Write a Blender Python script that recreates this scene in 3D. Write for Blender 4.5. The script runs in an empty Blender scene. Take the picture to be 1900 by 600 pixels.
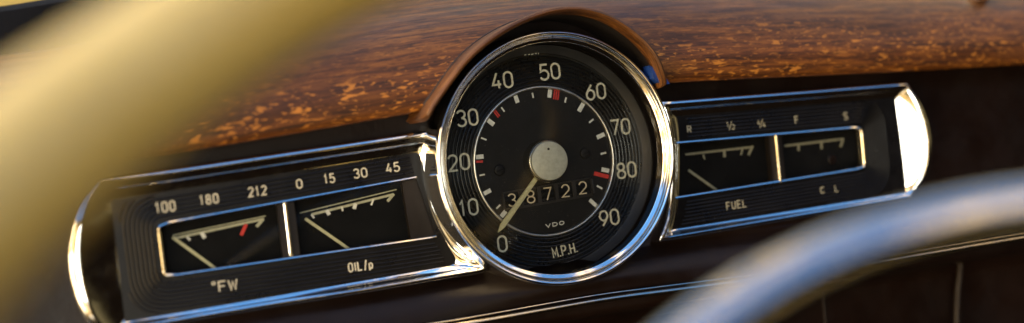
import bpy, math, random
from mathutils import Matrix, Vector
random.seed(7)
PI = math.pi
S = 0.001                                    # everything below is drawn in millimetres
TILT = Matrix.Rotation(math.radians(-25), 4, 'X')   # the dash face leans back
sc = bpy.context.scene
COL = sc.collection

# measured geometry of the instrument cluster (mm in the plane of the dial: x right, z up)
CAM = {'f': 1945.1910129739815, 'c': [-176.087, -462.17, 16.877], 'r': [0.9366825806101596, -0.32766586940849624, -0.12353469636610659], 'u': [0.12670337313494903, -0.011748703592185099, 0.9918710718637421], 'w': [0.32645366963432615, 0.9447206179546825, -0.030511564915700392], 'd': 494.6209591274248}
NUM = [('50', (7.63, 41.67)), ('40', (-16.45, 40.03)), ('30', (-35.62, 24.65)), ('20', (-42.25, 4.88)), ('10', (-40.21, -16.24)), ('0', (-26.37, -35.27)), ('60', (29.85, 29.84)), ('70', (40.45, 11.52)), ('80', (40.96, -9.59)), ('90', (28.88, -31.05))]
TICK = [('white', (-29.75, 6.05), (-33.42, 6.14), 2.0), ('red', (-30.32, 3.74), (-33.95, 4.08), 1.0), ('white', (-27.32, 13.43), (-29.79, 14.73), 0.75), ('white', (-22.8, 20.02), (-25.47, 22.52), 2.1), ('red', (-19.77, 23.38), (-21.76, 26.46), 1.9), ('white', (-16.83, 25.45), (-18.15, 27.62), 0.7), ('white', (-9.79, 28.86), (-10.56, 32.25), 2.0), ('white', (-1.73, 30.28), (-1.95, 32.73), 0.75), ('white', (6.26, 29.55), (7.17, 33.3), 2.0), ('red', (9.42, 28.31), (10.55, 32.69), 3.2), ('white', (13.89, 26.41), (14.9, 28.75), 0.75), ('white', (20.51, 21.41), (23.22, 24.87), 2.1), ('white', (25.08, 15.43), (27.53, 16.84), 0.8), ('white', (28.19, 7.89), (32.35, 9.09), 2.0), ('white', (29.11, -0.19), (32.01, 0.1), 0.85), ('white', (28.56, -7.58), (32.39, -8.86), 2.0), ('red', (24.52, -9.01), (31.73, -11.66), 1.9), ('white', (25.13, -15.1), (27.75, -16.89), 0.85), ('white', (20.48, -21.24), (23.57, -24.68), 1.8), ('white', (-22.23, -20.59), (-24.8, -22.88), 2.1), ('white', (-24.6, -17.34), (-26.66, -18.82), 0.8), ('white', (-28.27, -9.88), (-31.88, -11.15), 2.0), ('white', (-30.19, -2.32), (-32.84, -2.47), 0.7)]
NEEDLE = [(0.29, 0.03), (-28.8, -29.39)]
HUB = [(-1.11, 0.14)]
ODO = [('3', (-18.75, -15.9)), ('8', (-9.28, -15.95)), ('7', (-0.72, -15.47)), ('2', (8.46, -15.18)), ('2', (17.47, -14.98))]
ODOBOX = [(-21.7, -11.54), (22.78, -10.34), (23.11, -16.39), (-21.8, -18.37)]
VDO = (1.24, -30.27)
MPH = (4.02, -43.05)
SCREW = [(21.06, 1.21), (-22.75, -1.27)]
FAINT = [(-3.83, 50.71), (3.52, 50.79)]
WING = {'L': {'win': [(-62.87, 0.64), (-175.01, -4.32), (-175.24, -26.36), (-57.16, -27.44)], 'l0': [(-61.4, 11.88), (-191.85, 8.25), (-192.84, -42.38), (-55.16, -41.52)], 'l0arc': [(-55.16, -41.52), (-52.06, -41.4), (-49.86, -40.38), (-49.21, -38.36), (-51.1, -34.08), (-53.24, -28.78), (-56.14, -21.65), (-58.28, -12.68), (-59.13, -3.68), (-59.33, 4.48), (-59.82, 10.45), (-61.4, 11.88)], 'ctop': [(-54.47, 18.94), (-194.02, 15.54)], 'cend': [(-194.02, 15.54), (-200.21, 8.69), (-204.61, -0.33), (-207.5, -11.95), (-207.61, -23.99), (-205.14, -36.51), (-200.45, -44.64)], 'cbot': [(-200.45, -44.64), (-39.61, -45.01)], 'carc': [(-39.61, -45.01), (-36.97, -44.69), (-37.05, -43.31), (-39.94, -41.61), (-45.25, -38.78), (-50.82, -32.49), (-55.66, -20.96), (-58.42, -9.32), (-59.32, 2.98), (-59.02, 10.97), (-54.47, 18.94)], 'div': [(-122.19, -2.9), (-122.45, -25.53)]}, 'R': {'win': [(64.05, 0.36), (179.21, -4.68), (178.64, -26.41), (60.42, -26.69)], 'l0': [(71.76, 13.23), (203.29, 8.47), (203.63, -43.06), (61.95, -42.03)], 'l0arc': [(61.95, -42.03), (65.9, -32.68), (68.32, -23.63), (70.21, -11.79), (71.61, 0.91), (72.08, 8.9), (71.76, 13.23)], 'ctop': [(64.92, 19.36), (208.19, 13.86)], 'cend': [(208.19, 13.86), (213.39, 2.92), (216.17, -10.42), (215.8, -23.43), (212.01, -35.41), (203.91, -45.31)], 'cbot': [(203.91, -45.31), (54.87, -44.63)], 'carc': [(54.87, -44.63), (60.49, -35.68), (63.8, -24.24), (66.31, -10.01), (67.35, 4.42), (64.92, 19.36)], 'div': [(126.74, -3.29), (126.16, -26.55)]}}
SCALE = {'water': {'thin': [(-169.59, -9.95), (-130.51, -7.32)], 'thick': [(-169.55, -11.34), (-131.36, -8.5)], 'end': [(-131.57, -8.35), (-134.97, -11.4)], 'ticks': [('white', (-157.96, -10.54), (-156.94, -13.02), 1.6), ('white', (-164.07, -11.47), (-162.94, -13.04), 0.9), ('red', (-139.1, -9.61), (-141.85, -14.14), 1.4)], 'needle': [(-169.89, -10.59), (-155.21, -25.65)], 'plate': [(-172.48, -6.98), (-123.96, -5.17), (-124.32, -26.09), (-172.83, -26.73)]}, 'oil': {'thin': [(-115.64, -8.16), (-71.41, -3.79)], 'thick': [(-110.84, -9.57), (-73.17, -5.77)], 'end': [(-72.9, -5.56), (-76.29, -8.53)], 'ticks': [('white', (-110.84, -9.57), (-109.87, -11.27), 0.8), ('white', (-104.0, -8.51), (-103.09, -10.81), 1.6), ('white', (-97.05, -8.05), (-96.94, -10.0), 0.8), ('white', (-90.75, -7.48), (-91.79, -9.77), 1.6), ('white', (-82.52, -6.68), (-83.84, -9.19), 0.8)], 'needle': [(-113.87, -10.93), (-97.13, -26.5)], 'plate': [(-117.2, -3.75), (-69.55, -1.08), (-68.44, -27.48), (-118.2, -26.1)]}, 'fuel': {'thin': None, 'thick': [(76.78, -6.36), (115.74, -7.36)], 'end': [(115.81, -6.81), (112.67, -11.15)], 'ticks': [('white', (86.75, -7.61), (87.33, -10.15), 0.8), ('white', (98.95, -7.22), (98.82, -10.51), 1.5), ('white', (109.62, -7.71), (108.28, -10.59), 0.9)], 'needle': [(76.94, -14.27), (91.37, -26.31)], 'plate': [(67.97, 0.41), (121.33, -1.63), (119.74, -27.67), (64.27, -27.19)]}, 'lamp': {'thin': None, 'thick': [(134.62, -9.12), (171.38, -9.89)], 'end': [(171.04, -9.85), (168.78, -13.89)], 'ticks': [('white', (143.2, -9.04), (142.71, -12.66), 1.3), ('white', (157.15, -9.6), (156.95, -13.57), 1.3)], 'needle': None, 'plate': [(134.19, -2.6), (181.72, -4.78), (180.81, -26.66), (132.9, -26.64)]}}
BROWN = (162.87, -19.75)
LT = [('L', '100', (-171.11, 2.62), 4.7, 2.5), ('L', '180', (-153.3, 3.31), 4.4, 2.4), ('L', '212', (-133.08, 4.0), 4.4, 2.5), ('L', '0', (-115.07, 4.73), 4.3, 2.8), ('L', '15', (-101.75, 5.33), 4.4, 2.5), ('L', '30', (-87.94, 5.9), 4.5, 2.9), ('L', '45', (-72.99, 6.5), 4.5, 2.9), ('L', '°', (-156.1, -32.29), 1.7, 1.7), ('L', 'FW', (-150.3, -34.06), 4.8, 3.4), ('L', 'OIL/p', (-93.13, -34.91), 4.3, 2.3), ('R', 'R', (77.74, 6.09), 3.6, 2.5), ('R', '½', (101.14, 5.12), 4.4, 4.2), ('R', '¾', (119.15, 4.13), 4.2, 4.4), ('R', 'F', (140.09, 3.52), 4.2, 2.4), ('R', 'S', (170.23, 2.06), 4.2, 2.6), ('R', 'C', (150.79, -34.37), 3.7, 2.6), ('R', 'L', (159.46, -34.71), 3.7, 2.2), ('R', 'FUEL', (99.2, -34.71), 4.2, 2.5)]
HOOD = [(-63.17, 26.35), (-61.7, 28.5), (-59.07, 32.14), (-54.86, 36.8), (-49.25, 42.73), (-41.73, 49.94), (-31.44, 56.98), (-19.41, 62.79), (-7.47, 66.57), (3.09, 68.37), (14.83, 67.93), (26.38, 64.57), (36.45, 58.83), (45.03, 51.15), (50.9, 43.14), (54.32, 35.3), (56.76, 28.28)]
BLUE = [(49.36, 38.48), (52.99, 36.1), (56.51, 32.7), (58.57, 28.92), (54.85, 28.8), (50.78, 32.26)]
TRIM = [(-115.43, -65.34), (-50.23, -66.78), (-13.85, -67.05), (16.04, -67.43), (52.78, -69.29), (128.74, -73.33), (195.47, -74.51), (267.97, -75.8), (347.0, -77.2)]
KNOB = [(267.02, 58.06)]


# ------------------------------------------------------------------ camera
cam = bpy.data.cameras.new('camera'); cam_o = bpy.data.objects.new('camera', cam); COL.objects.link(cam_o)
r, u, w = Vector(CAM['r']), Vector(CAM['u']), Vector(CAM['w'])
cm = Matrix((( r.x, u.x, -w.x, CAM['c'][0]*S), (r.y, u.y, -w.y, CAM['c'][1]*S), (r.z, u.z, -w.z, CAM['c'][2]*S), (0, 0, 0, 1)))
cam_o.matrix_world = TILT @ cm
cam.sensor_fit = 'HORIZONTAL'; cam.sensor_width = 36.0; cam.lens = CAM['f']*36/1900
cam.clip_start = 0.01; cam.clip_end = 500
cam.dof.use_dof = True; cam.dof.focus_distance = (CAM['d'] - 6)*S; cam.dof.aperture_fstop = 2.6; cam.dof.aperture_blades = 0
sc.camera = cam_o

# ------------------------------------------------------------------ world: daylight sky above, dim car interior and sunlit trees around
SUN_EL, SUN_AZ = math.radians(42), math.radians(-62)     # azimuth from +y towards +x
SUN_DIR = Vector((math.sin(SUN_AZ)*math.cos(SUN_EL), math.cos(SUN_AZ)*math.cos(SUN_EL), math.sin(SUN_EL)))
world = bpy.data.worlds.new('World'); sc.world = world; world.use_nodes = True
nt = world.node_tree; nt.nodes.clear()
def wn(t, **k):
    n = nt.nodes.new(t)
    for a, b in k.items(): setattr(n, a, b)
    return n
def wl(a, b): nt.links.new(a, b)
def wmath(op, a, b=None, c=None):
    n = wn('ShaderNodeMath', operation=op)
    for i, v in enumerate((a, b, c)):
        if v is None: continue
        if isinstance(v, (int, float)): n.inputs[i].default_value = v
        else: wl(v, n.inputs[i])
    return n.outputs[0]
def wstep(v, a, b):
    n = wn('ShaderNodeMapRange', interpolation_type='SMOOTHSTEP'); wl(v, n.inputs[0])
    n.inputs[1].default_value = a; n.inputs[2].default_value = b
    return n.outputs[0]
def wmix(f, a, b):
    n = wn('ShaderNodeMix', data_type='RGBA'); wl(f, n.inputs[0]) if not isinstance(f, float) else setattr(n.inputs[0], 'default_value', f)
    for s, v in ((n.inputs[6], a), (n.inputs[7], b)):
        if isinstance(v, tuple): s.default_value = (*v, 1)
        else: wl(v, s)
    return n.outputs[2]
tc = wn('ShaderNodeTexCoord'); sep = wn('ShaderNodeSeparateXYZ'); wl(tc.outputs['Generated'], sep.inputs[0])
X, Y, Z = sep.outputs
sky = wn('ShaderNodeTexSky', sky_type='NISHITA', sun_disc=False, sun_elevation=SUN_EL, sun_rotation=SUN_AZ, altitude=800, ozone_density=2.0, dust_density=.6)
nz = wn('ShaderNodeTexNoise'); wl(tc.outputs['Generated'], nz.inputs['Vector']); nz.inputs['Scale'].default_value = 10; nz.inputs['Detail'].default_value = 4
nv = nz.outputs['Fac']
dark = (.05, .03, .018)
trees = wmix(wstep(nv, .38, .56), (5., 2.6, .6), (44., 27., 9.))
trees = wmix(wstep(nv, .53, .62), trees, (74., 64., 48.))
left = wmath('MULTIPLY', wstep(X, .02, -.28), wmath('MULTIPLY', wstep(Z, -.35, -.05), wstep(Z, .62, .45)))
left = wmath('MULTIPLY', left, wstep(Y, .75, .45))
right = wmath('MULTIPLY', wstep(X, .82, .96), wmath('MULTIPLY', wstep(Z, -.1, .1), wstep(Z, .5, .35)))
front = wmath('MULTIPLY', wstep(Y, .35, .6), wmath('MULTIPLY', wstep(Z, -.05, .05), wstep(Z, .6, .3)))
skyb = wmix(1.0, sky.outputs[0], (1.35, 2.3, 2.7)); nt.nodes[-1].blend_type = 'MULTIPLY'
nz2 = wn('ShaderNodeTexNoise'); wl(tc.outputs['Generated'], nz2.inputs['Vector']); nz2.inputs['Scale'].default_value = 9.0; nz2.inputs['Detail'].default_value = 4
Xw = wmath('ADD', X, wmath('MULTIPLY', wmath('SUBTRACT', nz2.outputs['Fac'], .5), .16))
def strip(c, h): return wmath('MULTIPLY', wstep(wmath('ABSOLUTE', wmath('SUBTRACT', Xw, c)), h, h*.45), wstep(nz2.outputs['Fac'], .36, .50))
warm_strips = wmath('MAXIMUM', wmath('MAXIMUM', strip(.235, .026), strip(.32, .03)), wmath('MAXIMUM', strip(-.05, .03), strip(.70, .06)))   # warm bright strips added overhead to streak the chrome reflections
skyb = wmix(warm_strips, skyb, (24., 16., 7.5))
skyc = wmix(wstep(wmath('ADD', Z, wmath('MULTIPLY', Y, .25)), .38, .52), dark, skyb)
c1 = wmix(right, skyc, wmix(wstep(nv, .4, .6), (.4, .3, .14), (2.6, 2., .9)))
c2 = wmix(front, c1, wmix(wstep(nv, .4, .6), (3., 2.6, 1.4), (8., 7.5, 6.)))
side = wmath('MULTIPLY_ADD', wstep(X, -.45, -.78), 1.0, .30)      # the open side is brighter than what is behind
tr2 = wn('ShaderNodeVectorMath', operation='SCALE'); wl(trees, tr2.inputs[0]); wl(side, tr2.inputs['Scale'])
c3 = wmix(left, c2, tr2.outputs[0])
dt = wn('ShaderNodeVectorMath', operation='DOT_PRODUCT'); wl(tc.outputs['Generated'], dt.inputs[0]); dt.inputs[1].default_value = Vector((-.275, -.89, .36)).normalized()
c3 = wmix(wstep(dt.outputs['Value'], .980, .989), c3, (62., 60., 52.))       # bright patch added behind the driver's shoulder for the right end cap to reflect
bg = wn('ShaderNodeBackground'); bg.inputs['Strength'].default_value = 0.1
wo = wn('ShaderNodeOutputWorld'); wl(c3, bg.inputs['Color']); wl(bg.outputs[0], wo.inputs['Surface'])

# ------------------------------------------------------------------ sun, exposure
sun = bpy.data.lights.new('sun', 'SUN'); sun.energy = 2.0; sun.angle = math.radians(0.5); sun.color = (1.0, .86, .66)
sun_o = bpy.data.objects.new('sun', sun); COL.objects.link(sun_o)
sun_o.rotation_mode = 'QUATERNION'; sun_o.rotation_quaternion = SUN_DIR.to_track_quat('Z', 'Y')
sc.view_settings.view_transform = 'Standard'; sc.view_settings.look = 'None'
sc.view_settings.exposure = 0.65; sc.view_settings.gamma = 1.0
sc.render.engine = 'CYCLES'
sc.cycles.max_bounces = 8; sc.cycles.transparent_max_bounces = 8

# ------------------------------------------------------------------ materials
class Mat:
    def __init__(s, name, base=(.5, .5, .5), rough=.5, metal=0., coat=0., spec=.5):
        s.m = bpy.data.materials.new(name); s.m.use_nodes = True; s.t = s.m.node_tree
        s.p = s.t.nodes['Principled BSDF']
        s.p.inputs['Base Color'].default_value = (*base, 1); s.p.inputs['Roughness'].default_value = rough
        s.p.inputs['Metallic'].default_value = metal; s.p.inputs['Coat Weight'].default_value = coat
        s.p.inputs['Coat Roughness'].default_value = .12; s.p.inputs['Specular IOR Level'].default_value = spec
    def n(s, t, **k):
        n = s.t.nodes.new(t)
        for a, b in k.items(): setattr(n, a, b)
        return n
    def l(s, a, b): s.t.links.new(a, b)
    def coord(s, kind='Object', scale=(1, 1, 1)):
        c = s.n('ShaderNodeTexCoord'); mp = s.n('ShaderNodeMapping'); s.l(c.outputs[kind], mp.inputs[0]); mp.inputs['Scale'].default_value = scale
        return mp.outputs[0]
    def noise(s, vec, scale, detail=4, rough=.55, dist=0.):
        n = s.n('ShaderNodeTexNoise'); s.l(vec, n.inputs['Vector']); n.inputs['Scale'].default_value = scale
        n.inputs['Detail'].default_value = detail; n.inputs['Roughness'].default_value = rough; n.inputs['Distortion'].default_value = dist
        return n.outputs['Fac']
    def ramp(s, v, stops):
        n = s.n('ShaderNodeValToRGB'); s.l(v, n.inputs[0]); e = n.color_ramp.elements
        while len(e) < len(stops): e.new(.5)
        for i, (p, c) in enumerate(stops):
            e[i].position = p; e[i].color = (c, c, c, 1) if isinstance(c, (int, float)) else (*c, 1)
        return n.outputs[0]
    def mix(s, f, a, b, mode='MIX'):
        n = s.n('ShaderNodeMix', data_type='RGBA', blend_type=mode)
        for k, v in ((n.inputs[0], f), (n.inputs[6], a), (n.inputs[7], b)):
            if isinstance(v, tuple): k.default_value = (*v, 1)
            elif isinstance(v, (int, float)): k.default_value = v
            else: s.l(v, k)
        return n.outputs[2]
    def math(s, op, a, b):
        n = s.n('ShaderNodeMath', operation=op)
        for i, v in enumerate((a, b)):
            if isinstance(v, (int, float)): n.inputs[i].default_value = v
            else: s.l(v, n.inputs[i])
        return n.outputs[0]
    def bump(s, v, dist, strength=1.):
        b = s.n('ShaderNodeBump'); b.inputs['Distance'].default_value = dist; b.inputs['Strength'].default_value = strength
        s.l(v, b.inputs['Height']); s.l(b.outputs[0], s.p.inputs['Normal'])
    def set(s, name, v): s.l(v, s.p.inputs[name])

def chrome(name, tint=(.82, .82, .80), rough=.05):
    m = Mat(name, tint, rough, 1.)
    v = m.coord('Object')
    m.set('Roughness', m.ramp(m.noise(v, 160, 6, .7), [(.35, rough), (.75, rough + .14)]))
    m.set('Base Color', m.ramp(m.noise(v, 420, 3, .7), [(.0, tint), (.66, tint), (.74, (.30, .27, .22))]))
    m.bump(m.noise(v, 40, 2), .00002, .25)
    return m.m
def black(name, base, rough, speck=.03, spec=.5):
    m = Mat(name, base, rough, spec=spec)
    v = m.coord('Object')
    d = m.ramp(m.noise(v, 900, 2, .5), [(.70, 0.), (.76, 1.)])
    h = m.ramp(m.noise(v, 35, 5, .65), [(.35, 0.), (.8, 1.)])
    c = m.mix(h, base, tuple(x*1.9 + .004 for x in base))
    m.set('Base Color', m.mix(d, c, (base[0] + speck*2, base[1] + speck*1.9, base[2] + speck*1.6)))
    m.set('Roughness', m.ramp(m.noise(v, 60, 5, .7), [(.3, rough - .08), (.75, rough + .15)]))
    return m.m
def paint(name, base, rough=.6):
    m = Mat(name, base, rough); v = m.coord('Object')
    m.set('Base Color', m.ramp(m.noise(v, 700, 4, .7), [(.3, tuple(x*.72 for x in base)), (.6, base)]))
    return m.m
def wood(name, tone=1.):
    m = Mat(name, (.1, .04, .02), .5, coat=.10, spec=.32)
    m.p.inputs['Coat Roughness'].default_value = .22
    g1 = m.noise(m.coord('UV', (22, 330, 1)), 1, 6, .68, .5)            # grain running along the dash (UV in metres)
    g2 = m.noise(m.coord('UV', (90, 1100, 1)), 1, 3, .7)                # pores
    g3 = m.noise(m.coord('UV', (6, 30, 1)), 1, 3, .5)
    base = m.ramp(g1, [(.30, (.030, .011, .003)), (.46, (.105, .040, .009)), (.58, (.225, .092, .018)), (.78, (.32, .145, .034))])
    base = m.mix(m.ramp(g3, [(.38, .0), (.72, .6)]), base, (.035, .015, .007))
    base = m.mix(m.ramp(g2, [(.50, 0.), (.66, .85)]), base, (.018, .008, .004))
    # medullary flecks: they show where the board's edge cuts across the rays, i.e. on the rolled front edge
    f1 = m.noise(m.coord('UV', (95, 360, 1)), 1, 2, .6, .5)
    f2 = m.noise(m.coord('UV', (230, 760, 1)), 1, 2, .6, .3)
    f3 = m.noise(m.coord('UV', (14, 60, 1)), 1, 2, .5)
    sepn = m.n('ShaderNodeSeparateXYZ'); m.l(m.coord('UV'), sepn.inputs[0])
    edge = m.ramp(m.math('ADD', m.math('MULTIPLY', sepn.outputs[1], 18.), m.math('MULTIPLY', g3, .45)), [(.45, 1.), (.90, .08)])
    fl = m.math('MAXIMUM', m.ramp(f1, [(.62, 0.), (.68, 1.)]), m.ramp(f2, [(.585, 0.), (.66, .9)]))
    fl = m.math('MULTIPLY', m.math('MULTIPLY', fl, edge), m.ramp(f3, [(.38, .25), (.55, 1.)]))
    warm = m.mix(m.math('MULTIPLY', edge, .5), base, (1.75, 1.25, .62), 'MULTIPLY')
    col = m.mix(fl, warm, (.80, .32, .045))
    m.set('Base Color', m.mix(1., col, (tone, tone*.95, tone*.9), 'MULTIPLY'))
    m.set('Roughness', m.ramp(m.noise(m.coord('UV', (30, 200, 1)), 1, 4, .6), [(.3, .40), (.75, .62)]))
    m.bump(m.math('SUBTRACT', g1, m.math('MULTIPLY', g2, .5)), .00012, .6)
    return m.m
def leather(name, base, rough=.5, spec=.5):
    m = Mat(name, base, rough, spec=spec); v = m.coord('Object')
    vo = m.n('ShaderNodeTexVoronoi'); m.l(v, vo.inputs['Vector']); vo.inputs['Scale'].default_value = 520
    n = m.noise(v, 18, 6, .65)
    m.set('Base Color', m.ramp(n, [(.3, tuple(x*.55 for x in base)), (.7, tuple(x*1.5 for x in base))]))
    m.set('Roughness', m.ramp(m.noise(v, 45, 5, .7), [(.3, rough - .12), (.75, rough + .15)]))
    m.bump(vo.outputs['Distance'], .00012, .35)
    return m.m
def ivory(name):
    m = Mat(name, (.72, .57, .30), .32, coat=.5); v = m.coord('Object')
    m.set('Base Color', m.ramp(m.noise(v, 14, 5, .6), [(.3, (.50, .35, .08)), (.7, (.62, .47, .15))]))
    return m.m
def pane(name):
    m = Mat(name); t = m.t; t.nodes.remove(m.p)
    out = [n for n in t.nodes if n.type == 'OUTPUT_MATERIAL'][0]
    tr = m.n('ShaderNodeBsdfTransparent'); gl = m.n('ShaderNodeBsdfGlossy'); gl.inputs['Roughness'].default_value = .03
    tr.inputs['Color'].default_value = (.95, .97, .96, 1)
    lw = m.n('ShaderNodeFresnel'); lw.inputs['IOR'].default_value = 1.3
    mx = m.n('ShaderNodeMixShader'); m.l(lw.outputs[0], mx.inputs[0]); m.l(tr.outputs[0], mx.inputs[1]); m.l(gl.outputs[0], mx.inputs[2]); m.l(mx.outputs[0], out.inputs['Surface'])
    return m.m
M = dict(
    chrome=chrome('chrome'), chrome_ring=chrome('horn_ring_chrome', (.56, .58, .60), .07), chrome_old=chrome('worn_chrome', (.52, .49, .42), .12),
    panel=black('black_faceplate', (.0025, .0025, .003), .30, .02, spec=.3), dial=black('black_dial', (.0035, .003, .0028), .6, .02, spec=.25),
    well=black('dark_gauge_well', (.0012, .0012, .0013), .6, .006, spec=.10), wall=black('dark_brown_wall', (.006, .004, .003), .45, .006, spec=.3),
    drum=black('odometer_black', (.002, .002, .002), .6, .01, spec=.15), satin=chrome('satin_metal', (.80, .79, .74), .28), frame=black('odometer_frame', (.013, .011, .009), .4, .02, spec=.4), ribbed=black('ribbed_scale_ring', (.004, .004, .0045), .27, .006, spec=.55), grey=black('grey_metal', (.016, .016, .018), .4),
    cream=paint('cream_paint', (.62, .59, .44)), white=paint('white_paint', (.66, .66, .58)), digit=paint('odometer_cream', (.62, .52, .34)), red=paint('red_paint', (.52, .03, .02)),
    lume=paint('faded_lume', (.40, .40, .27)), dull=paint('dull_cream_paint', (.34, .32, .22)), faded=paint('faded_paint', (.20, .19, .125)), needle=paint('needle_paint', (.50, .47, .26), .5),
    wood=wood('varnished_wood', .62), hood=wood('dark_varnished_wood', .72), fascia=leather('dark_brown_fascia', (.0065, .003, .002), .42, .25), under=leather('hood_shade_and_joint', (.006, .004, .003), .6),
    ivory=ivory('aged_ivory_plastic'), rubber=leather('black_rubber', (.002, .002, .0025), .7, .12), blue=paint('blue_plastic', (.005, .035, .19), .5), pane=pane('gauge_glass'))
def cap_mat():
    m = Mat('brushed_cap', (.46, .46, .38), .5, .25); v = m.coord('Object', (1, 1, 1))
    m.set('Base Color', m.ramp(m.noise(v, 330, 5, .7), [(.3, (.36, .36, .29)), (.7, (.50, .50, .41))]))
    return m.m
M['cap'] = cap_mat()

# ------------------------------------------------------------------ mesh helpers (mm)
class MB:
    def __init__(s): s.v, s.f, s.mi, s.uv, s.mats = [], [], [], {}, []
    def mat(s, m):
        if m not in s.mats: s.mats.append(m)
        return s.mats.index(m)
    def add(s, vs, fs, m=None):
        b = len(s.v); s.v += [tuple(p) for p in vs]
        k = s.mat(m) if m is not None else 0
        for f in fs: s.f.append(tuple(b + i for i in f)); s.mi.append(k)
        return b
    def grid(s, rows, m=None, close_u=False, close_v=False):
        n, k = len(rows), len(rows[0]); vs = [p for q in rows for p in q]; fs = []
        for i in range(n if close_v else n - 1):
            for j in range(k if close_u else k - 1):
                fs.append((i*k + j, i*k + (j + 1) % k, ((i + 1) % n)*k + (j + 1) % k, ((i + 1) % n)*k + j))
        return s.add(vs, fs, m)
    def lathe(s, prof, cx=0, cz=0, n=160, m=None):              # prof: (radius, y), turned round an axis along y
        rows = [[(cx + R*math.cos(2*PI*j/n), y, cz + R*math.sin(2*PI*j/n)) for j in range(n)] for R, y in prof]
        return s.grid(rows, m, close_u=True)
    def tube(s, path, rad, n=12, closed=False, m=None, squash=1.):
        P = [Vector(p) for p in path]; k = len(P); rows = []; up = None
        for i in range(k):
            a, b = (P[(i - 1) % k], P[(i + 1) % k]) if closed else (P[max(i - 1, 0)], P[min(i + 1, k - 1)])
            t = (b - a).normalized()
            if up is None: up = Vector((0, 1, 0)) if abs(t.y) < .9 else Vector((0, 0, 1))
            up = (up - t*up.dot(t)).normalized(); sd = t.cross(up)
            rr = rad[i] if isinstance(rad, (list, tuple)) else rad
            rows.append([P[i] + up*(rr*squash*math.cos(2*PI*j/n)) + sd*(rr*math.sin(2*PI*j/n)) for j in range(n)])
        s.grid(rows, m, close_u=True, close_v=closed)
        if not closed:
            b = s.add(rows[0], [tuple(range(n))], m); b = s.add(rows[-1], [tuple(reversed(range(n)))], m)
    def ribbon(s, pl, wd, y, t=.12, m=None):                    # flat painted stroke in the dial plane with a little body
        pl = [Vector((a, b)) for a, b in pl]
        closed = (pl[0] - pl[-1]).length < 1e-6 and len(pl) > 3
        if closed: pl = pl[:-1]
        k = len(pl); L, Rr = [], []
        for i in range(k):
            if closed: a, b = pl[(i - 1) % k], pl[(i + 1) % k]
            else: a, b = pl[max(i - 1, 0)], pl[min(i + 1, k - 1)]
            d0 = (pl[i] - a); d1 = (b - pl[i])
            d0 = d0.normalized() if d0.length > 1e-9 else d1.normalized(); d1 = d1.normalized() if d1.length > 1e-9 else d0
            n = Vector((-(d0 + d1).y, (d0 + d1).x)); n = n.normalized() if n.length > 1e-6 else Vector((-d0.y, d0.x))
            sc_ = wd/2/max(.45, n.dot(Vector((-d0.y, d0.x))))
            L.append(pl[i] + n*sc_); Rr.append(pl[i] - n*sc_)
        rows = [[(q.x, y, q.y) for q in L], [(q.x, y - t, q.y) for q in L], [(q.x, y - t, q.y) for q in Rr], [(q.x, y, q.y) for q in Rr]]
        s.grid(rows, m, close_u=closed)
        if not closed:
            for e in (0, -1): s.add([q[e] for q in rows], [(0, 1, 2, 3)], m)
    def prism(s, poly, y0, y1, m=None):
        n = len(poly); vs = [(a, y0, b) for a, b in poly] + [(a, y1, b) for a, b in poly]
        s.add(vs, [tuple(range(n)), tuple(reversed(range(n, 2*n)))] + [(i, (i + 1) % n, n + (i + 1) % n, n + i) for i in range(n)], m)
    def build(s, name, mat, parent=None, origin=None, angle=35, uvs=None, fix=True):
        me = bpy.data.meshes.new(name); o3 = Vector(origin or (0, 0, 0))
        me.from_pydata([tuple((Vector(p) - o3)*S) for p in s.v], [], s.f)
        for m in (s.mats or [mat]): me.materials.append(m)
        if s.mats:
            for p, k in zip(me.polygons, s.mi): p.material_index = k
        if uvs:
            ul = me.uv_layers.new(name='UVMap')
            for lp in me.loops: ul.data[lp.index].uv = uvs[lp.vertex_index]
        if fix:
            import bmesh
            b = bmesh.new(); b.from_mesh(me); bmesh.ops.recalc_face_normals(b, faces=b.faces); b.to_mesh(me); b.free()
        for p in me.polygons: p.use_smooth = True
        me.set_sharp_from_angle(angle=math.radians(angle))
        o = bpy.data.objects.new(name, me); COL.objects.link(o)
        if parent is not None: o.parent = parent                     # origin is the parent's own base
        else: o.matrix_world = TILT @ Matrix.Translation(o3*S)
        return o
def thing(name, label, cat, base=(0, 0, 0), group=None):
    o = bpy.data.objects.new(name, None); COL.objects.link(o); o.empty_display_size = .01
    o.matrix_world = TILT @ Matrix.Translation(Vector(base)*S)
    return tag(o, label, cat, group)
def tag(o, label, cat, group=None):
    o['label'] = label; o['category'] = cat
    if group: o['group'] = group
    return o
def lerp(a, b, t): return tuple(x + (y - x)*t for x, y in zip(a, b))
def spline(P, n):                                              # Catmull-Rom through the points
    out = []; k = len(P)
    for i in range(k - 1):
        p0, p1, p2, p3 = P[max(i - 1, 0)], P[i], P[i + 1], P[min(i + 2, k - 1)]
        for j in range(n):
            t = j/n
            out.append(tuple(.5*(2*b + (c - a)*t + (2*a - 5*b + 4*c - d)*t*t + (3*b - a - 3*c + d)*t**3) for a, b, c, d in zip(p0, p1, p2, p3)))
    return out + [tuple(P[-1])]
def resample(P, n):
    d = [0]
    for a, b in zip(P, P[1:]): d.append(d[-1] + math.dist(a, b))
    out = []; j = 0
    for i in range(n):
        t = d[-1]*i/(n - 1)
        while j < len(P) - 2 and d[j + 1] < t: j += 1
        out.append(lerp(P[j], P[j + 1], (t - d[j])/max(1e-9, d[j + 1] - d[j])))
    return out

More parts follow.
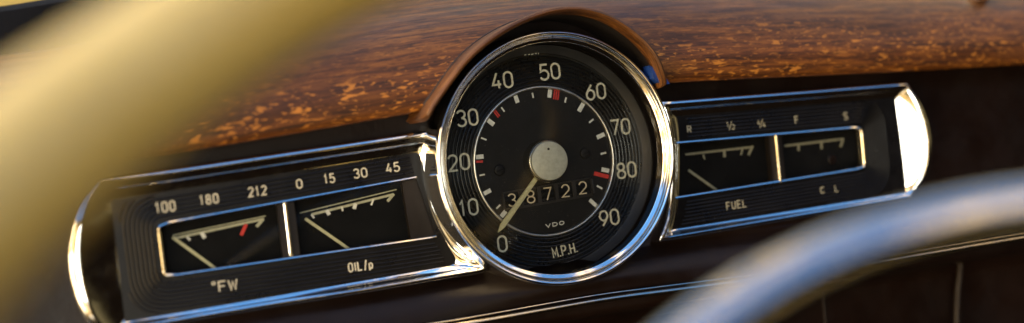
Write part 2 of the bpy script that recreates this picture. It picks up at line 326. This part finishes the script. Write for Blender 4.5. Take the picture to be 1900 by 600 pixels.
# ------------------------------------------------------------------ stroke lettering
def ell(cx, cz, rx, rz, a0, a1, n=14): return [(cx + rx*math.cos(math.radians(a0 + (a1 - a0)*i/n)), cz + rz*math.sin(math.radians(a0 + (a1 - a0)*i/n))) for i in range(n + 1)]
def glyph(c, W, H):
    r = W/2
    if c in '0O':
        q = min(r, H/2); return [ell(r, H - q, r, q, 180, 0) + ell(r, q, r, q, 0, -180) + [(0, H - q)]]
    if c == '1': return [[(0, .74*H), (.48*W, H), (.48*W, 0)]]
    if c == '2': return [ell(r, H - r, r, r, 165, -35) + [(0, 0), (W, 0)]]
    if c == '3': return [ell(r, .755*H, .46*W, .245*H, 160, -90) , ell(r, .26*H, r, .26*H, 90, -160)]
    if c == '4': return [[(.56*W, H), (0, .24*H), (W, .24*H)], [(.72*W, .52*H), (.72*W, 0)]]
    if c == '5': return [[(.92*W, H), (.12*W, H), (.06*W, .55*H)] + ell(.46*W, .315*H, .54*W, .315*H, 128, -155)]
    if c == '6': return [ell(r, r*1.12, r, r*1.12, 0, 360, 22), [(.70*W, H), (.22*W, .62*H), (.03*W, .40*H)]]
    if c == '9': return [ell(r, H - r*1.12, r, r*1.12, 0, 360, 22), [(.30*W, 0), (.78*W, .38*H), (.97*W, .60*H)]]
    if c == '7': return [[(0, H), (W, H), (.36*W, 0)]]
    if c == '8': return [ell(r, .76*H, .43*W, .24*H, 0, 360, 20), ell(r, .26*H, r, .26*H, 0, 360, 20)]
    if c == 'M': return [[(0, 0), (0, H), (r, .3*H), (W, H), (W, 0)]]
    if c == 'P': return [[(0, 0), (0, H), (.55*W, H)] + ell(.55*W, .74*H, .45*W, .26*H, 90, -90, 10) + [(0, .48*H)]]
    if c == 'R': return [[(0, 0), (0, H), (.55*W, H)] + ell(.55*W, .74*H, .45*W, .26*H, 90, -90, 10) + [(0, .48*H)], [(.5*W, .48*H), (W, 0)]]
    if c == 'p': return [[(0, -.22*H), (0, .66*H)], ell(r, .33*H, r, .33*H, 0, 360, 18)]
    if c == 'H': return [[(0, 0), (0, H)], [(W, 0), (W, H)], [(0, .5*H), (W, .5*H)]]
    if c == 'V': return [[(0, H), (r, 0), (W, H)]]
    if c == 'W': return [[(0, H), (.24*W, 0), (r, .8*H), (.76*W, 0), (W, H)]]
    if c == 'D': return [[(0, 0), (0, H), (.4*W, H)] + ell(.4*W, .5*H, .6*W, .5*H, 90, -90, 12) + [(0, 0)]]
    if c == 'I': return [[(0, 0), (0, H)]]
    if c == 'L': return [[(0, H), (0, 0), (W, 0)]]
    if c == 'F': return [[(0, 0), (0, H), (W, H)], [(0, .52*H), (.85*W, .52*H)]]
    if c == 'E': return [[(W, H), (0, H), (0, 0), (W, 0)], [(0, .52*H), (.85*W, .52*H)]]
    if c == 'U': return [[(0, H), (0, r)] + ell(r, r, r, r, 180, 360, 12) + [(W, H)]]
    if c == 'C': return [ell(r, H - r, r, r, 25, 180, 10) + ell(r, r, r, r, 180, 335, 10)]
    if c == 'S': return [ell(r, .745*H, r, .255*H, 20, 270, 14) + ell(r, .25*H, r, .25*H, 90, -160, 14)[1:]]
    if c == '/': return [[(0, -.12*H), (W, 1.12*H)]]
    if c == '°': return [ell(r, H/2, r, r, 0, 360, 14)]
    return []
WID = {'1': .62, 'M': 1.15, 'W': 1.25, 'I': .0, '/': .55, '.': .0, 'p': .8, 'V': 1.05}
def write(mb, text, c, h, wd, st, y, m=None, rot=0., gap=None, t=.12):
    gap = st*1.25 if gap is None else gap; Hc = h - st; xs = []; x = 0
    for ch in text:
        W = max(0, (wd - st)*WID.get(ch, 1.)) if WID.get(ch, 1.) > 0 else 0
        xs.append((ch, x, W)); x += W + (st if W or ch in 'I.' else 0) + gap
    tot = x - gap - st; ca, sa = math.cos(rot), math.sin(rot)
    def T(p):
        a, b = p[0] - tot/2, p[1] - Hc/2
        return (c[0] + a*ca - b*sa, c[1] + a*sa + b*ca)
    for ch, x0, W in xs:
        if ch == '.': strokes = [[(0, -st*.1), (0, st*.9)]]
        else: strokes = glyph(ch, W, Hc)
        for i, pl in enumerate(strokes): mb.ribbon([T((x0 + a, b)) for a, b in pl], st, y - i*.02, t, m)

# ================================================================== the dashboard
dash = thing('dashboard', 'brown varnished wooden dashboard top and dark fascia holding all the instruments', 'dashboard', (0, 0, -80))
def zl(x): return 31.5 - .05*abs(x)*(1 - math.exp(-abs(x)/60)) + 0.25*math.sin(x*.021)
PROF = spline([(4, 2.2), (-8, .25), (-12.6, .2), (-14.3, 2.2), (-14.8, 6), (-14.3, 12), (-12.3, 19), (-8.5, 27), (-2.5, 34.5), (6, 41.5), (16, 47.2), (30, 54.2), (60, 68.5), (100, 87), (150, 110.5)], 6)
hood = spline([(x, z) for x, z in HOOD], 6)
hood_in = []
for i in range(len(hood)):
    a, b = hood[max(i - 1, 0)], hood[min(i + 1, len(hood) - 1)]
    d = Vector((b[0] - a[0], b[1] - a[1])).normalized(); hood_in.append((hood[i][0] + d.y*2.6, hood[i][1] - d.x*2.6))
def hood_z(x):
    for a, b in zip(hood, hood[1:]):
        if a[0] <= x <= b[0]: return a[1] + (b[1] - a[1])*(x - a[0])/max(1e-6, b[0] - a[0])
    return None
def rear(x):                                                   # how far back the wooden top runs at x
    return 120 - 90*(1 / (1 + math.exp((x + 150)/14)))
SV = [i*.9 for i in range(24)] + [21.6 + 1.3*i for i in range(115)]
mb = MB(); uvs = []; rows = []
xs = [-330 + 6*i for i in range(44)] + [-65 + 1.0*i for i in range(132)] + [68 + 6*i for i in range(60)]
for x in xs:
    hz = hood_z(x); pts = [(y, z + zl(x)) for y, z in PROF]
    lim = rear(x); L = []; s = 0; prev = None
    for p in pts:
        if prev: s += math.dist(p, prev)
        prev = p; L.append((p[0], p[1], s))
    # drop what lies under the hood, and what lies behind the windscreen line
    i1 = next(i for i in range(len(L)) if i > 40 and (L[i][0] > lim or i == len(L) - 1))
    t = (lim - L[i1-1][0])/(L[i1][0] - L[i1-1][0]); L = L[:i1] + [lerp(L[i1-1], L[i1], t)]
    if hz:
        hz -= 1.2
        i0 = next((i for i in range(len(L)) if i >= 18 and L[i][1] > hz), None)
        if i0 and L[i0-1][1] <= hz:
            t = (hz - L[i0-1][1])/(L[i0][1] - L[i0-1][1]); L = [lerp(L[i0-1], L[i0], t)] + L[i0:]
    row = []; j = 0
    for sv in SV:
        sv = min(max(sv, L[0][2]), L[-1][2])
        j = 0
        while j < len(L) - 2 and L[j+1][2] < sv: j += 1
        q = lerp(L[j], L[j+1], min(1, max(0, (sv - L[j][2])/max(1e-9, L[j+1][2] - L[j][2]))))
        row.append((x, q[0], q[1])); uvs.append((x*S, (sv - 17)*S))
    rows.append(row)
mb.grid(rows); mb.f = [tuple(reversed(q)) for q in mb.f]; mb.build('wood_top', M['wood'], dash, (0, 0, -80), uvs=uvs, fix=False)
# hood: an arched wooden visor with a rounded front edge
mb = MB(); uvs = []
def hood_sec(o, i_, f=1.):
    mid = lerp(o, i_, .5)
    return [(o[0], 46, o[1]), (o[0], 10, o[1]), (o[0], -20*f, o[1]), (o[0], -27*f, o[1]), (*lerp(o, mid, .25)[:1], -28.4*f, lerp(o, mid, .25)[1]), (mid[0], -29*f, mid[1]), (*lerp(i_, mid, .25)[:1], -28.4*f, lerp(i_, mid, .25)[1]), (i_[0], -27*f, i_[1]), (i_[0], -20*f, i_[1]), (i_[0], 2, i_[1])]
al = 0
for k, (o, i_) in enumerate(zip(hood, hood_in)):
    if k: al += math.dist(hood[k-1], o)
    e = min(k, (len(hood) - 1 - k)*.6)/9; sec = hood_sec(o, i_, 1. if e >= 1 else .72 + .28*math.sqrt(max(0, 1 - (1 - e)**2)))
    mb.v += [(p[0], p[1], p[2]) for p in sec]; uvs += [(al*S*.9 + .5, ((q + 1)*3 + 28)*S) for q in range(len(sec))]
n = 10
for k in range(len(hood) - 1):
    for q in range(n - 1): mb.f.append((k*n + q, k*n + q + 1, (k + 1)*n + q + 1, (k + 1)*n + q)); mb.mi.append(1 if q == n - 2 else 0)  # inner face darkened in colour to stand in for shade under the hood
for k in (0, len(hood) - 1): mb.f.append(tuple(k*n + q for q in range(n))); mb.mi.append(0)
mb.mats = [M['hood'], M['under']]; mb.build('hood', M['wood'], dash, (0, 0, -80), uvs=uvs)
# the open joint where the hood meets the top
jt = []
for x, z in hood:
    dz = z - zl(x)
    for (y0, a), (y1, b) in zip(PROF[18:], PROF[19:]):
        if a <= dz <= b: jt.append((x, y0 + (y1 - y0)*(dz - a)/(b - a) - .2, z + .15)); break
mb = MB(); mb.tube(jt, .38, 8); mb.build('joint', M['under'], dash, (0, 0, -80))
# fascia behind and below the instruments, with the rolled lower edge and the shelf under it
prof = [(5, 75), (5, 20), (5, -30), (4.6, -44), (2, -49), (-2.5, -52.5), (-6, -57), (-8, -62), (-9, -66), (-9.2, -70), (-8, -73.5), (-3, -76), (10, -78), (22, -84), (26, -100), (26, -190)]
pf = spline(prof, 6)
def ftop(x): return max(zl(x) + 22, (hood_z(x) or 0) - 1.2)
def drop(x): return -.03*max(0, x)*.9 - (.00004*x*x if x > 0 else 0)
mb = MB(); mb.grid([[(x, y - (7*math.exp(-((x-2)/52)**2) if -66 < z < -46 else 0)*math.sin(PI*(z + 66)/20 if -66 < z < -46 else 0), min(z, ftop(x)) + (drop(x) if z < -45 else 0)) for y, z in pf] for x in list(range(-360, -66, 6)) + list(range(-66, 66, 1)) + list(range(66, 470, 6))])
mb.build('fascia', M['fascia'], dash, (0, 0, -80))
tr = spline([(-340, -13, -64.5), (-220, -13, -65)] + [(x, -13, z) for x, z in TRIM], 8)
mb = MB(); mb.tube(tr, 1.35, 12, m=M['chrome_old']); mb.tube([(x, y + 1.6, z + 2.4) for x, y, z in tr], .42, 8, m=M['chrome_old'])
mb.build('trim_strip', M['chrome_old'], dash, (0, 0, -80))
mb = MB()
mb.tube(spline([(254, 22, -78), (251.5, 20, -92), (247, 20, -110), (240, 20, -150)], 8), 1.7, 10)
mb.build('trim_edge', M['fascia'], dash, (0, 0, -80))
mb = MB(); mb.tube([(161, 24.6, -88), (160, 24.6, -150)], .6, 8); mb.build('panel_seam', M['fascia'], dash, (0, 0, -80))

# ================================================================== speedometer
sp = thing('speedometer', 'large round chrome rimmed speedometer under the wooden hood, needle at zero', 'speedometer')
mb = MB(); mb.lathe([(0.01, .6), (20, .6), (34.8, .6)]); dial = mb.build('dial', M['dial'], sp)
mb = MB(); mb.lathe(spline([(34.3, .7), (34.35, -.3), (34.65, -.85), (35.05, -1.0), (35.45, -.8), (35.7, -.3), (35.75, .7)], 3), n=200); mb.build('dial_ring', M['satin'], sp)
pr = [(35.4, .5), (35.6, 0)]
for k in range(8):
    R = 36.6 + 1.78*k; pr += [(R - .78, 0), (R - .42, -.42), (R - .20, -.74), (R, -.82), (R + .20, -.74), (R + .42, -.42), (R + .78, 0)]
pr += [(50.0, 0), (50.6, -.15)]
mb = MB(); mb.lathe(pr, n=220); scr = mb.build('scale_ring', M['ribbed'], sp, angle=25)
mb = MB(); mb.lathe([(50.6, -.15), (51.2, -.5), (54.2, -3.2)], .2, .3, n=200); mb.build('bevel_ring', M['grey'], sp)
mb = MB(); mb.lathe([(54.2, -3.2), (54.5, -3.6), (54.5, -8), (54.2, -15.5)], .5, .8, n=200); mb.build('inner_wall', M['wall'], sp)
bz = spline([(54.3, -12), (53.5, -14.6), (53.25, -15.5), (53.7, -16.0), (54.4, -16.45), (54.9, -16.75), (55.15, -16.2), (55.35, -15.7), (55.6, -16.2), (56.0, -17.6), (56.6, -18.5), (57.3, -18.7), (58.0, -18.1), (58.5, -16.4), (59.0, -11), (60.2, -1.5), (60.4, 5)], 5)
mb = MB(); mb.lathe(bz, .8, 1.2, n=240); mb.build('bezel', M['chrome'], sp, angle=60)
mb = MB(); mb.lathe([(0.01, -12.6), (54.1, -12.6)], .8, 1.2, n=120); mb.build('cover_glass', M['pane'], sp)
for t, c in NUM:
    mb = MB(); write(mb, t, c, 8.0, 4.95, .92, -.78, gap=.75); mb.build('numeral', M['cream'], scr)
for kind, a, b, wd in TICK:
    d = Vector((b[0] - a[0], b[1] - a[1])).normalized(); nn = Vector((-d.y, d.x))
    q = (3 if wd > 3 else 2) if kind == 'red' and wd > 1.5 and abs(a[0]) < 20.5 else 1      # some red marks are printed as fine parallel lines
    mb = MB()
    if q > 1: mb.ribbon([a, b], wd, .59, .06, M['drum'])
    for i in range(q):
        o = (i - (q - 1)/2)*wd/q; mb.ribbon([(a[0] + nn.x*o, a[1] + nn.y*o), (b[0] + nn.x*o, b[1] + nn.y*o)], wd/q*(.66 if q > 1 else 1), .58, .12, M[kind])
    mb.build('scale_mark', M[kind], dial)
mb = MB(); write(mb, 'VDO', VDO, 2.0, 2.7, .42, .58, gap=.75, rot=math.radians(2)); mb.build('lettering', M['white'], dial)
mb = MB(); write(mb, 'M.P.H.', MPH, 5.3, 2.7, .66, -.78, gap=.5, rot=math.radians(5)); mb.build('lettering', M['cream'], scr)
mb = MB()
for a, b in ((0, .9), (1.9, 2.8), (3.5, 4.6)): mb.ribbon([(FAINT[0][0] + a, FAINT[0][1] - .1), (FAINT[0][0] + b, FAINT[0][1] + .1)], .4, -.2, .1)
mb.ribbon([(FAINT[0][0] + 5.4, FAINT[0][1] + .4), (FAINT[0][0] + 5.8, FAINT[0][1]), (FAINT[0][0] + 6.4, FAINT[0][1] + .7)], .35, -.2, .1)
mb.ribbon([(FAINT[0][0] + 7, FAINT[0][1] - .3), (FAINT[0][0] + 7.2, FAINT[0][1] + .8)], .35, -.2, .1)
mb.build('lettering', M['white'], scr)
for x, z in SCREW:
    mb = MB(); mb.lathe([(0.01, -.5), (1.9, -.5), (2.5, -.2), (2.7, .6)], x, z, 28, M['dial']); mb.ribbon([(x - 1.9, z - .5), (x + 1.9, z + .5)], .55, -.48, .06, M['drum'])
    mb.build('screw', M['dial'], dial)
# odometer
ca = [Vector(p) for p in ODOBOX]
od = MB(); ax = Vector((ca[1].x - ca[0].x, ca[1].y - ca[0].y)).normalized(); up = Vector((-ax.y, ax.x))
# raised frame round five openings
oy = -.35
def rect(c, hw, hh): return [(c[0] + ax.x*a*hw + up.x*b*hh, c[1] + ax.y*a*hw + up.y*b*hh) for a, b in ((-1, -1), (1, -1), (1, 1), (-1, 1))]
x0, x1 = ODO[0][1][0] - 4.0, ODO[-1][1][0] + 4.6
def zc(x): return ODO[0][1][1] + (ODO[-1][1][1] - ODO[0][1][1])*(x - ODO[0][1][0])/(ODO[-1][1][0] - ODO[0][1][0])
bars = [(x0, x1, 3.55, 4.25), (x0, x1, -4.6, -3.55)]
for a, b, l, h in bars: od.prism([(a, zc(a) + l), (b, zc(b) + l), (b, zc(b) + h), (a, zc(a) + h)], .62, oy)
edges = [x0] + [(ODO[i][1][0] + ODO[i+1][1][0])/2 for i in range(4)] + [x1]
for i, e in enumerate(edges):
    hw = .95 if 0 < i < 5 else .4
    od.prism([(e - hw, zc(e) - 3.56), (e + hw, zc(e) - 3.56), (e + hw, zc(e) + 3.56), (e - hw, zc(e) + 3.56)], .62, oy + .05)
odo = od.build('odometer', M['frame'], sp)
for t, c in ODO:
    mb = MB(); n = 14; rows = []
    for i in range(n + 1):
        a = math.radians(-70 + 140*i/n); rows.append([(c[0] + s*3.6, 3.2 - 3.1*math.cos(a), zc(c[0]) + 3.4*math.sin(a)/math.sin(math.radians(70))) for s in (-1, 1)])
    mb.grid(rows, M['drum']); write(mb, t, (c[0], zc(c[0])), 6.3, 4.3, .62, .02, M['digit'], rot=math.radians(-1)); mb.build('digit_drum', M['drum'], odo)
mb = MB(); e = x1 + .8; mb.prism([(e - .35, zc(e) - 3.6), (e + .35, zc(e) - 3.6), (e + .1, zc(e) + 3.4), (e - .6, zc(e) + 3.4)], .6, -.5); mb.build('odometer_edge', M['grey'], odo)
# needle and hub
a, b = Vector(NEEDLE[0]), Vector(NEEDLE[1]); d = (b - a).normalized(); n2 = Vector((-d.y, d.x)); L = (b - a).length
mb = MB(); rows = []
for t, hw in ((6, 1.1), (L*.55, 1.25), (L - 4.6, 1.5), (L - 3.6, 1.45), (L, .12)):
    p = a + d*t; rows.append([(p.x + n2.x*hw, -3.7, p.y + n2.y*hw), (p.x + n2.x*hw*.75, -4.35, p.y + n2.y*hw*.75), (p.x - n2.x*hw*.75, -4.35, p.y - n2.y*hw*.75), (p.x - n2.x*hw, -3.7, p.y - n2.y*hw)])
mb.grid(rows, close_u=True); mb.build('needle', M['needle'], sp)
hx, hz_ = HUB[0][0] + .3, HUB[0][1]
mb = MB(); mb.lathe(spline([(10.2, .5), (10.2, -4.5), (9.9, -6.2), (9.3, -6.9), (8.9, -6.6)], 5), hx, hz_, 96); hub = mb.build('hub_collar', M['chrome_old'], sp)
mb = MB(); mb.lathe(spline([(9.0, -5.8), (8.95, -8.4), (8.6, -9.0), (6, -9.35), (3, -9.5), (.01, -9.55)], 4), hx - .2, hz_, 96, M['cap']); mb.lathe([(.01, -9.66), (.5, -9.62), (.62, -9.4)], hx - .3, hz_ + 5.6, 14, M['wall']); mb.build('hub_cap', M['cap'], sp)

# ================================================================== the two gauge panels
NS = 28
def side_norm(loop):
    n = len(loop); A = sum(loop[i][0]*loop[(i + 1) % n][1] - loop[(i + 1) % n][0]*loop[i][1] for i in range(n))
    sg = 1 if A > 0 else -1; out = []
    for i in range(n):
        a, b, c = Vector(loop[i-1]), Vector(loop[i]), Vector(loop[(i + 1) % n])
        d0 = (b - a).normalized(); d1 = (c - b).normalized(); nn = Vector((d0.y + d1.y, -d0.x - d1.x)).normalized()*sg
        out.append(nn/max(.6, nn.dot(Vector((d0.y, -d0.x))*sg)))
    return out
def round_corner(p0, p1, p2, rad, n=8):
    a, b = (Vector(p0) - Vector(p1)).normalized(), (Vector(p2) - Vector(p1)).normalized()
    A, B, P = Vector(p1) + a*rad, Vector(p1) + b*rad, Vector(p1)
    return [tuple(A*(1-t)**2 + P*2*t*(1-t) + B*t*t) for t in [i/n for i in range(n + 1)]]
def panel(side, label, gauges, cat='gauge panel'):
    Wd = WING[side]; root = thing('gauge_panel', label, cat, (0, 0, 0), 'gauge panels beside the speedometer')
    wi = Wd['win']; c1, c2 = round_corner(wi[0], wi[1], wi[2], 3.2), round_corner(wi[1], wi[2], wi[3], 3.2); h = len(c1)//2
    win = [resample([wi[0]] + c1[:h + 1], NS), resample(c1[h:] + c2[:h + 1], NS), resample(c2[h:] + [wi[3]], NS), resample([wi[3], wi[0]], NS)]
    l0 = Wd['l0']; L0 = [resample([l0[0], l0[1]], NS), resample([l0[1], l0[2]], NS), resample([l0[2], l0[3]], NS), resample(spline(Wd['l0arc'], 6), NS)]
    C = [resample(Wd['ctop'], NS), resample(spline(Wd['cend'], 6), NS), resample(Wd['cbot'], NS), resample(spline(Wd['carc'], 6), NS)]
    flat = lambda q: [p for s_ in q for p in s_[:-1]]
    fw, fl, fc = flat(win), flat(L0), flat(C); nn = side_norm(fc)
    # chrome surround
    mb = MB(); loops = []
    ne = NS - 1; is_end = [ne <= i <= 2*ne for i in range(len(fl))]
    gap = [math.dist(a, b) for a, b in zip(fl, fc)]
    crest = [-max(2.0, min(7.6 if e else 4.0, .55*g_)) for g_, e in zip(gap, is_end)]
    def lp(t, f, te, fe): return [(lerp(a, b, te if e else t)[0], (fe if e else f)*k, lerp(a, b, te if e else t)[1]) for a, b, e, k in zip(fl, fc, is_end, crest)]
    wide = [1 + (1.1*math.sin(PI*(i - ne)/ne)**.7 if ne < i < 2*ne else 0) for i in range(len(fc))]
    def lo(d, dy): return [(b[0] + n_.x*(d - 2.2*(q - 1)*.5 if dy > 4 else d*q - 2.2*(q - 1)*.5), k + dy*q if dy < 4 else 5, b[1] + n_.y*d) for b, n_, k, q in zip(fc, nn, crest, wide)]
    loops = [[(x, .5, z) for x, z in fl], lp(0, .01, 0, .01), lp(.06, .03, .03, .03), lp(.50, .40, .45, .44), lp(.54, .46, .84, .86), lp(.57, .54, .87, .90), lp(.72, .74, .90, .92), lp(.86, .89, .95, .955), lp(.95, .965, .98, .985), lo(0, 0), lo(.55, .05), lo(1.25, .27), lo(1.7, .52), lo(2.0, 1.1), lo(2.15, 2.2), lo(2.2, 5)]
    mb.grid(loops, close_u=True); mb.build('chrome_frame', M['chrome'], root, angle=50)
    # black faceplate with the window cut out, and its fine ribs
    mb = MB(); mb.grid([[(x, 0, z) for x, z in fl], [(x, 0, z) for x, z in fw], [(x, .8, z) for x, z in fw]], close_u=True)
    plate = mb.build('faceplate', M['panel'], root)
    mb = MB(); sg = -1 if side == 'L' else 1
    arc = sorted((z, x) for x, z in Wd['l0arc'])
    def arcx(z):
        for (z0, x0_), (z1, x1_) in zip(arc, arc[1:]):
            if z0 <= z <= z1: return x0_ + (x1_ - x0_)*(z - z0)/max(1e-6, z1 - z0)
        return arc[0][1] if z < arc[0][0] else arc[-1][1]
    def ztop(x): return l0[0][1] + (l0[1][1] - l0[0][1])*(x - l0[0][0])/(l0[1][0] - l0[0][0]) - 1.0
    def zbot(x): return l0[3][1] + (l0[2][1] - l0[3][1])*(x - l0[3][0])/(l0[2][0] - l0[3][0]) + 1.0
    for k in range(1, 9):
        d = 1.2 + 1.75*k
        q = [(wi[0][0] - sg*12, wi[0][1] + d + .0), (wi[1][0] + sg*d, wi[1][1] + d), (wi[2][0] + sg*d, wi[2][1] - d), (wi[3][0] - sg*12, wi[3][1] - d)]
        pl = resample([q[0]] + round_corner(q[0], q[1], q[2], 3 + d*.9) + round_corner(q[1], q[2], q[3], 3 + d*.9) + [q[3]], 220)
        seg = []
        for x, z in pl + [None]*0 + [(1e6, 0)]:
            ok = abs(x) < 1e5 and zbot(x) < z < ztop(x) and sg*(x - arcx(z)) > 4.5 and sg*x < abs(l0[1][0]) - 2
            if ok: seg.append((x, z))
            else:
                if len(seg) > 4: mb.tube([(x_, -.02, z_) for x_, z_ in seg], .46, 8)
                seg = []
    mb.build('rib', M['panel'], plate)
    for (s_, t, c, hh, wd) in LT:
        if s_ != side: continue
        mb = MB()
        if t in '½¾':
            up_, lo_ = ('1', '2') if t == '½' else ('4', '4')
            write(mb, up_, (c[0] - 1.55, c[1] + .75), 2.7, 1.7, .42, -.4); write(mb, lo_, (c[0] + 1.5, c[1] - .8), 2.7, 1.8, .42, -.4); mb.ribbon([(c[0] - 1.1, c[1] - 2.2), (c[0] + .9, c[1] + 2.2)], .4, -.42)
        else: write(mb, t, c, hh, wd, .62 if hh > 2 else .45, -.4, gap=.62)
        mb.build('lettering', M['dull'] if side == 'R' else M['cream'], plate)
    # window trim, well and divider
    y = -.35
    mb = MB(); path = [(x, y, z) for x, z in flat(win[:3]) + [wi[3]]]; mb.tube(path, .78, 10); mb.build('window_trim', M['chrome'], root)
    mb = MB(); mb.grid([[(x, .7, z) for x, z in fw], [(x, 7, z) for x, z in fw]], close_u=True); mb.build('window_well', M['well'], root)
    dv = Wd['div']
    mb = MB(); mb.prism([(dv[0][0] - .75, dv[0][1]), (dv[0][0] + .75, dv[0][1]), (dv[1][0] + .75, dv[1][1]), (dv[1][0] - .75, dv[1][1])], .4, -.55, M['chrome'])
    mb.tube([(dv[0][0], -.55, dv[0][1] + .3), (dv[1][0], -.55, dv[1][1] - .3)], .75, 10, m=M['chrome']); 
    mb.prism([(dv[0][0] - 3.4, dv[0][1] + 1.2), (dv[0][0] + 4.0, dv[0][1] + 1.2), (dv[1][0] + 4.0, dv[1][1] - 1.2), (dv[1][0] - 3.4, dv[1][1] - 1.2)], .7, 6.4, M['wall']); mb.build('divider', M['chrome'], root)
    for g in gauges:
        G = SCALE[g]; mb = MB(); P = [(x, z) for x, z in G['plate']]
        mb.prism([(P[0][0] - 3, P[0][1] + 4), (P[1][0] + 3, P[1][1] + 4), (P[2][0] + 3, P[2][1] - 4), (P[3][0] - 3, P[3][1] - 4)], 4.9, 6.2)
        gd = mb.build('gauge_dial', M['well'], root)
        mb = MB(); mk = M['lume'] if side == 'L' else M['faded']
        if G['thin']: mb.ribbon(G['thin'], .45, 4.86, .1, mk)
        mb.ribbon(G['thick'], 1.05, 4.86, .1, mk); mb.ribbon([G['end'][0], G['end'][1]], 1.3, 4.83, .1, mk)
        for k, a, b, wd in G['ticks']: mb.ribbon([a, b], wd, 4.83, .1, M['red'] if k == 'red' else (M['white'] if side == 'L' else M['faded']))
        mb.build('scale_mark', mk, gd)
        if g == 'lamp':
            mb = MB(); mb.lathe([(.01, 4.5), (2.2, 4.55), (2.6, 4.9)], BROWN[0], BROWN[1], 20); mb.build('warning_lamp', M['fascia'], gd)
        if G['needle']:
            a, b = Vector(G['needle'][0]), Vector(G['needle'][1]); b = a + (b - a)*1.12
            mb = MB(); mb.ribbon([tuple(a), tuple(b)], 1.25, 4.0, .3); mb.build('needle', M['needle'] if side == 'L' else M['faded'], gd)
    # dark end block beside the speedometer
    P = SCALE[gauges[1] if side == 'L' else gauges[0]]['plate']
    mb = MB()
    if side == 'L': mb.prism([(P[1][0], P[1][1] + 4), (wi[0][0] + 1, wi[0][1] + .5), (wi[3][0] + 1, wi[3][1] - .5), (P[2][0], P[2][1] - 2)], .9, 5.5)
    else: mb.prism([(wi[0][0] - 1, wi[0][1] + .5), (wi[0][0] + 3, wi[0][1] + .5), (wi[3][0] + 3, wi[3][1] - .5), (wi[3][0] - 1, wi[3][1] - .5)], .9, 5.5)
    mb.build('end_block', M['wall'], root)
    mb = MB(); mb.add([(x, 1.0, z) for x, z in fw], [tuple(range(len(fw)))]); mb.build('cover_glass', M['pane'], root)
    return root
panel('L', 'chrome framed black panel left of the speedometer with OIL and temperature gauges', ('water', 'oil'))
panel('R', 'chrome framed black panel right of the speedometer with FUEL lettering and broad end cap', ('fuel', 'lamp'))

# ================================================================== steering wheel
sw = thing('steering_wheel', 'ivory rimmed steering wheel with a polished chrome horn ring in the near foreground', 'steering wheel', (-38.76, -425.02, -37.69))
WC = Vector((-38.76, -425.02, -37.69)); WN = Vector((-.1654, -.5564, .8143)).normalized()
WA = WN.cross(Vector((0, 0, 1))).normalized(); WB = WA.cross(WN); WR, HR, HO = 210.0, 138.6, 71.07
def wp(R, th, off=0): return WC - WN*off + (WA*math.cos(th) + WB*math.sin(th))*R
mb = MB(); mb.tube([wp(WR, 2*PI*i/128) for i in range(128)], 12.3, 28, closed=True); mb.build('rim', M['ivory'], sw, WC)
mb = MB(); mb.tube([wp(HR, math.radians(-8 + 196*i/96), HO) for i in range(97)], 6.7, 24, squash=.9)
mb.build('horn_ring', M['chrome_ring'], sw, WC)
mb = MB(); prf = [(0.1, HO - 14), (20, HO - 12), (38, HO - 4), (44, HO + 6), (40, HO + 18), (24, HO + 30), (20, HO + 90)]
mb.grid([[wp(R, 2*PI*j/48, o) for j in range(48)] for R, o in prf], close_u=True); mb.build('hub', M['ivory'], sw, WC)
for th in (math.radians(-4), math.radians(184)):
    mb = MB(); mb.tube([wp(R, th, o) for R, o in ((30, HO + 4), (90, HO + 2), (150, HO - 14), (190, 24), (WR - 4, 3))], [13, 11, 9.5, 9, 9], 14, squash=.55); mb.build('spoke', M['ivory'], sw, WC)
    mb = MB(); mb.tube([wp(R, th, HO) for R in (36, HR)], 4.2, 12); mb.build('horn_ring_arm', M['chrome'], sw, WC)


# ================================================================== small things
mb = MB(); mb.prism(BLUE, -22, -14); tag(mb.build('plastic_tab', M['blue'], None, (50, -18, 34)), 'small blue plastic tab peeking out under the right end of the wooden hood', 'plastic tab')
kx, ky, kz = 267, 1, 58.6
mb = MB(); mb.grid([[(kx + 7.2*math.cos(f)*math.sin(e), ky + 7*math.sin(f)*math.sin(e), kz - 5.2*math.cos(e)) for f in [2*PI*i/36 for i in range(36)]] for e in [PI*(.02 + .96*i/20) for i in range(21)]], close_u=True)
mb.tube([(kx, ky + 1, kz - 2), (kx, ky + 4, kz - 9)], 3, 16)
tag(mb.build('dash_knob', M['chrome'], None, (kx, ky, kz)), 'small round chrome knob on top of the wooden dash at upper right', 'knob')
mb = MB(); rows = []
for i in range(134):
    x = -420 + 6*i; y0 = rear(x) ; zb = zl(x) + 54.2 + (y0 - 30)*.47
    rows.append([(x, y0 - 2, zb - 8), (x, y0 + 1.5, zb + 2), (x, y0 + 4, zb + 13), (x, y0 + 6, zb + 19.5 + .02*min(220, x + 220)), (x, y0 + 10, zb + 22.5 + .02*min(220, x + 220)), (x, y0 + 16, zb + 23 + .02*min(220, x + 220)), (x, y0 + 20, zb + 15), (x, y0 + 20, zb - 20)])
mb.grid(rows); tag(mb.build('windscreen_seal', M['rubber'], None, (-220, 40, 80)), 'black rubber windscreen seal behind the wooden dash at upper left', 'windscreen seal')

# ground seen through the windscreen
gm = Mat('dry_grass', (.5, .36, .08), .9); v = gm.coord('Object')
gm.set('Base Color', gm.ramp(gm.noise(v, 2.2, 6, .7), [(.3, (.16, .10, .015)), (.5, (.40, .27, .035)), (.72, (.58, .46, .22))]))
me = bpy.data.meshes.new('ground'); me.from_pydata([(-200, 1.4, -1.1), (200, 1.4, -1.1), (200, 300, -1.1), (-200, 300, -1.1)], [], [(0, 1, 2, 3)]); me.materials.append(gm.m)
go = bpy.data.objects.new('ground', me); COL.objects.link(go); go['kind'] = 'structure'; go['label'] = 'sunlit golden dry grass beyond the windscreen'
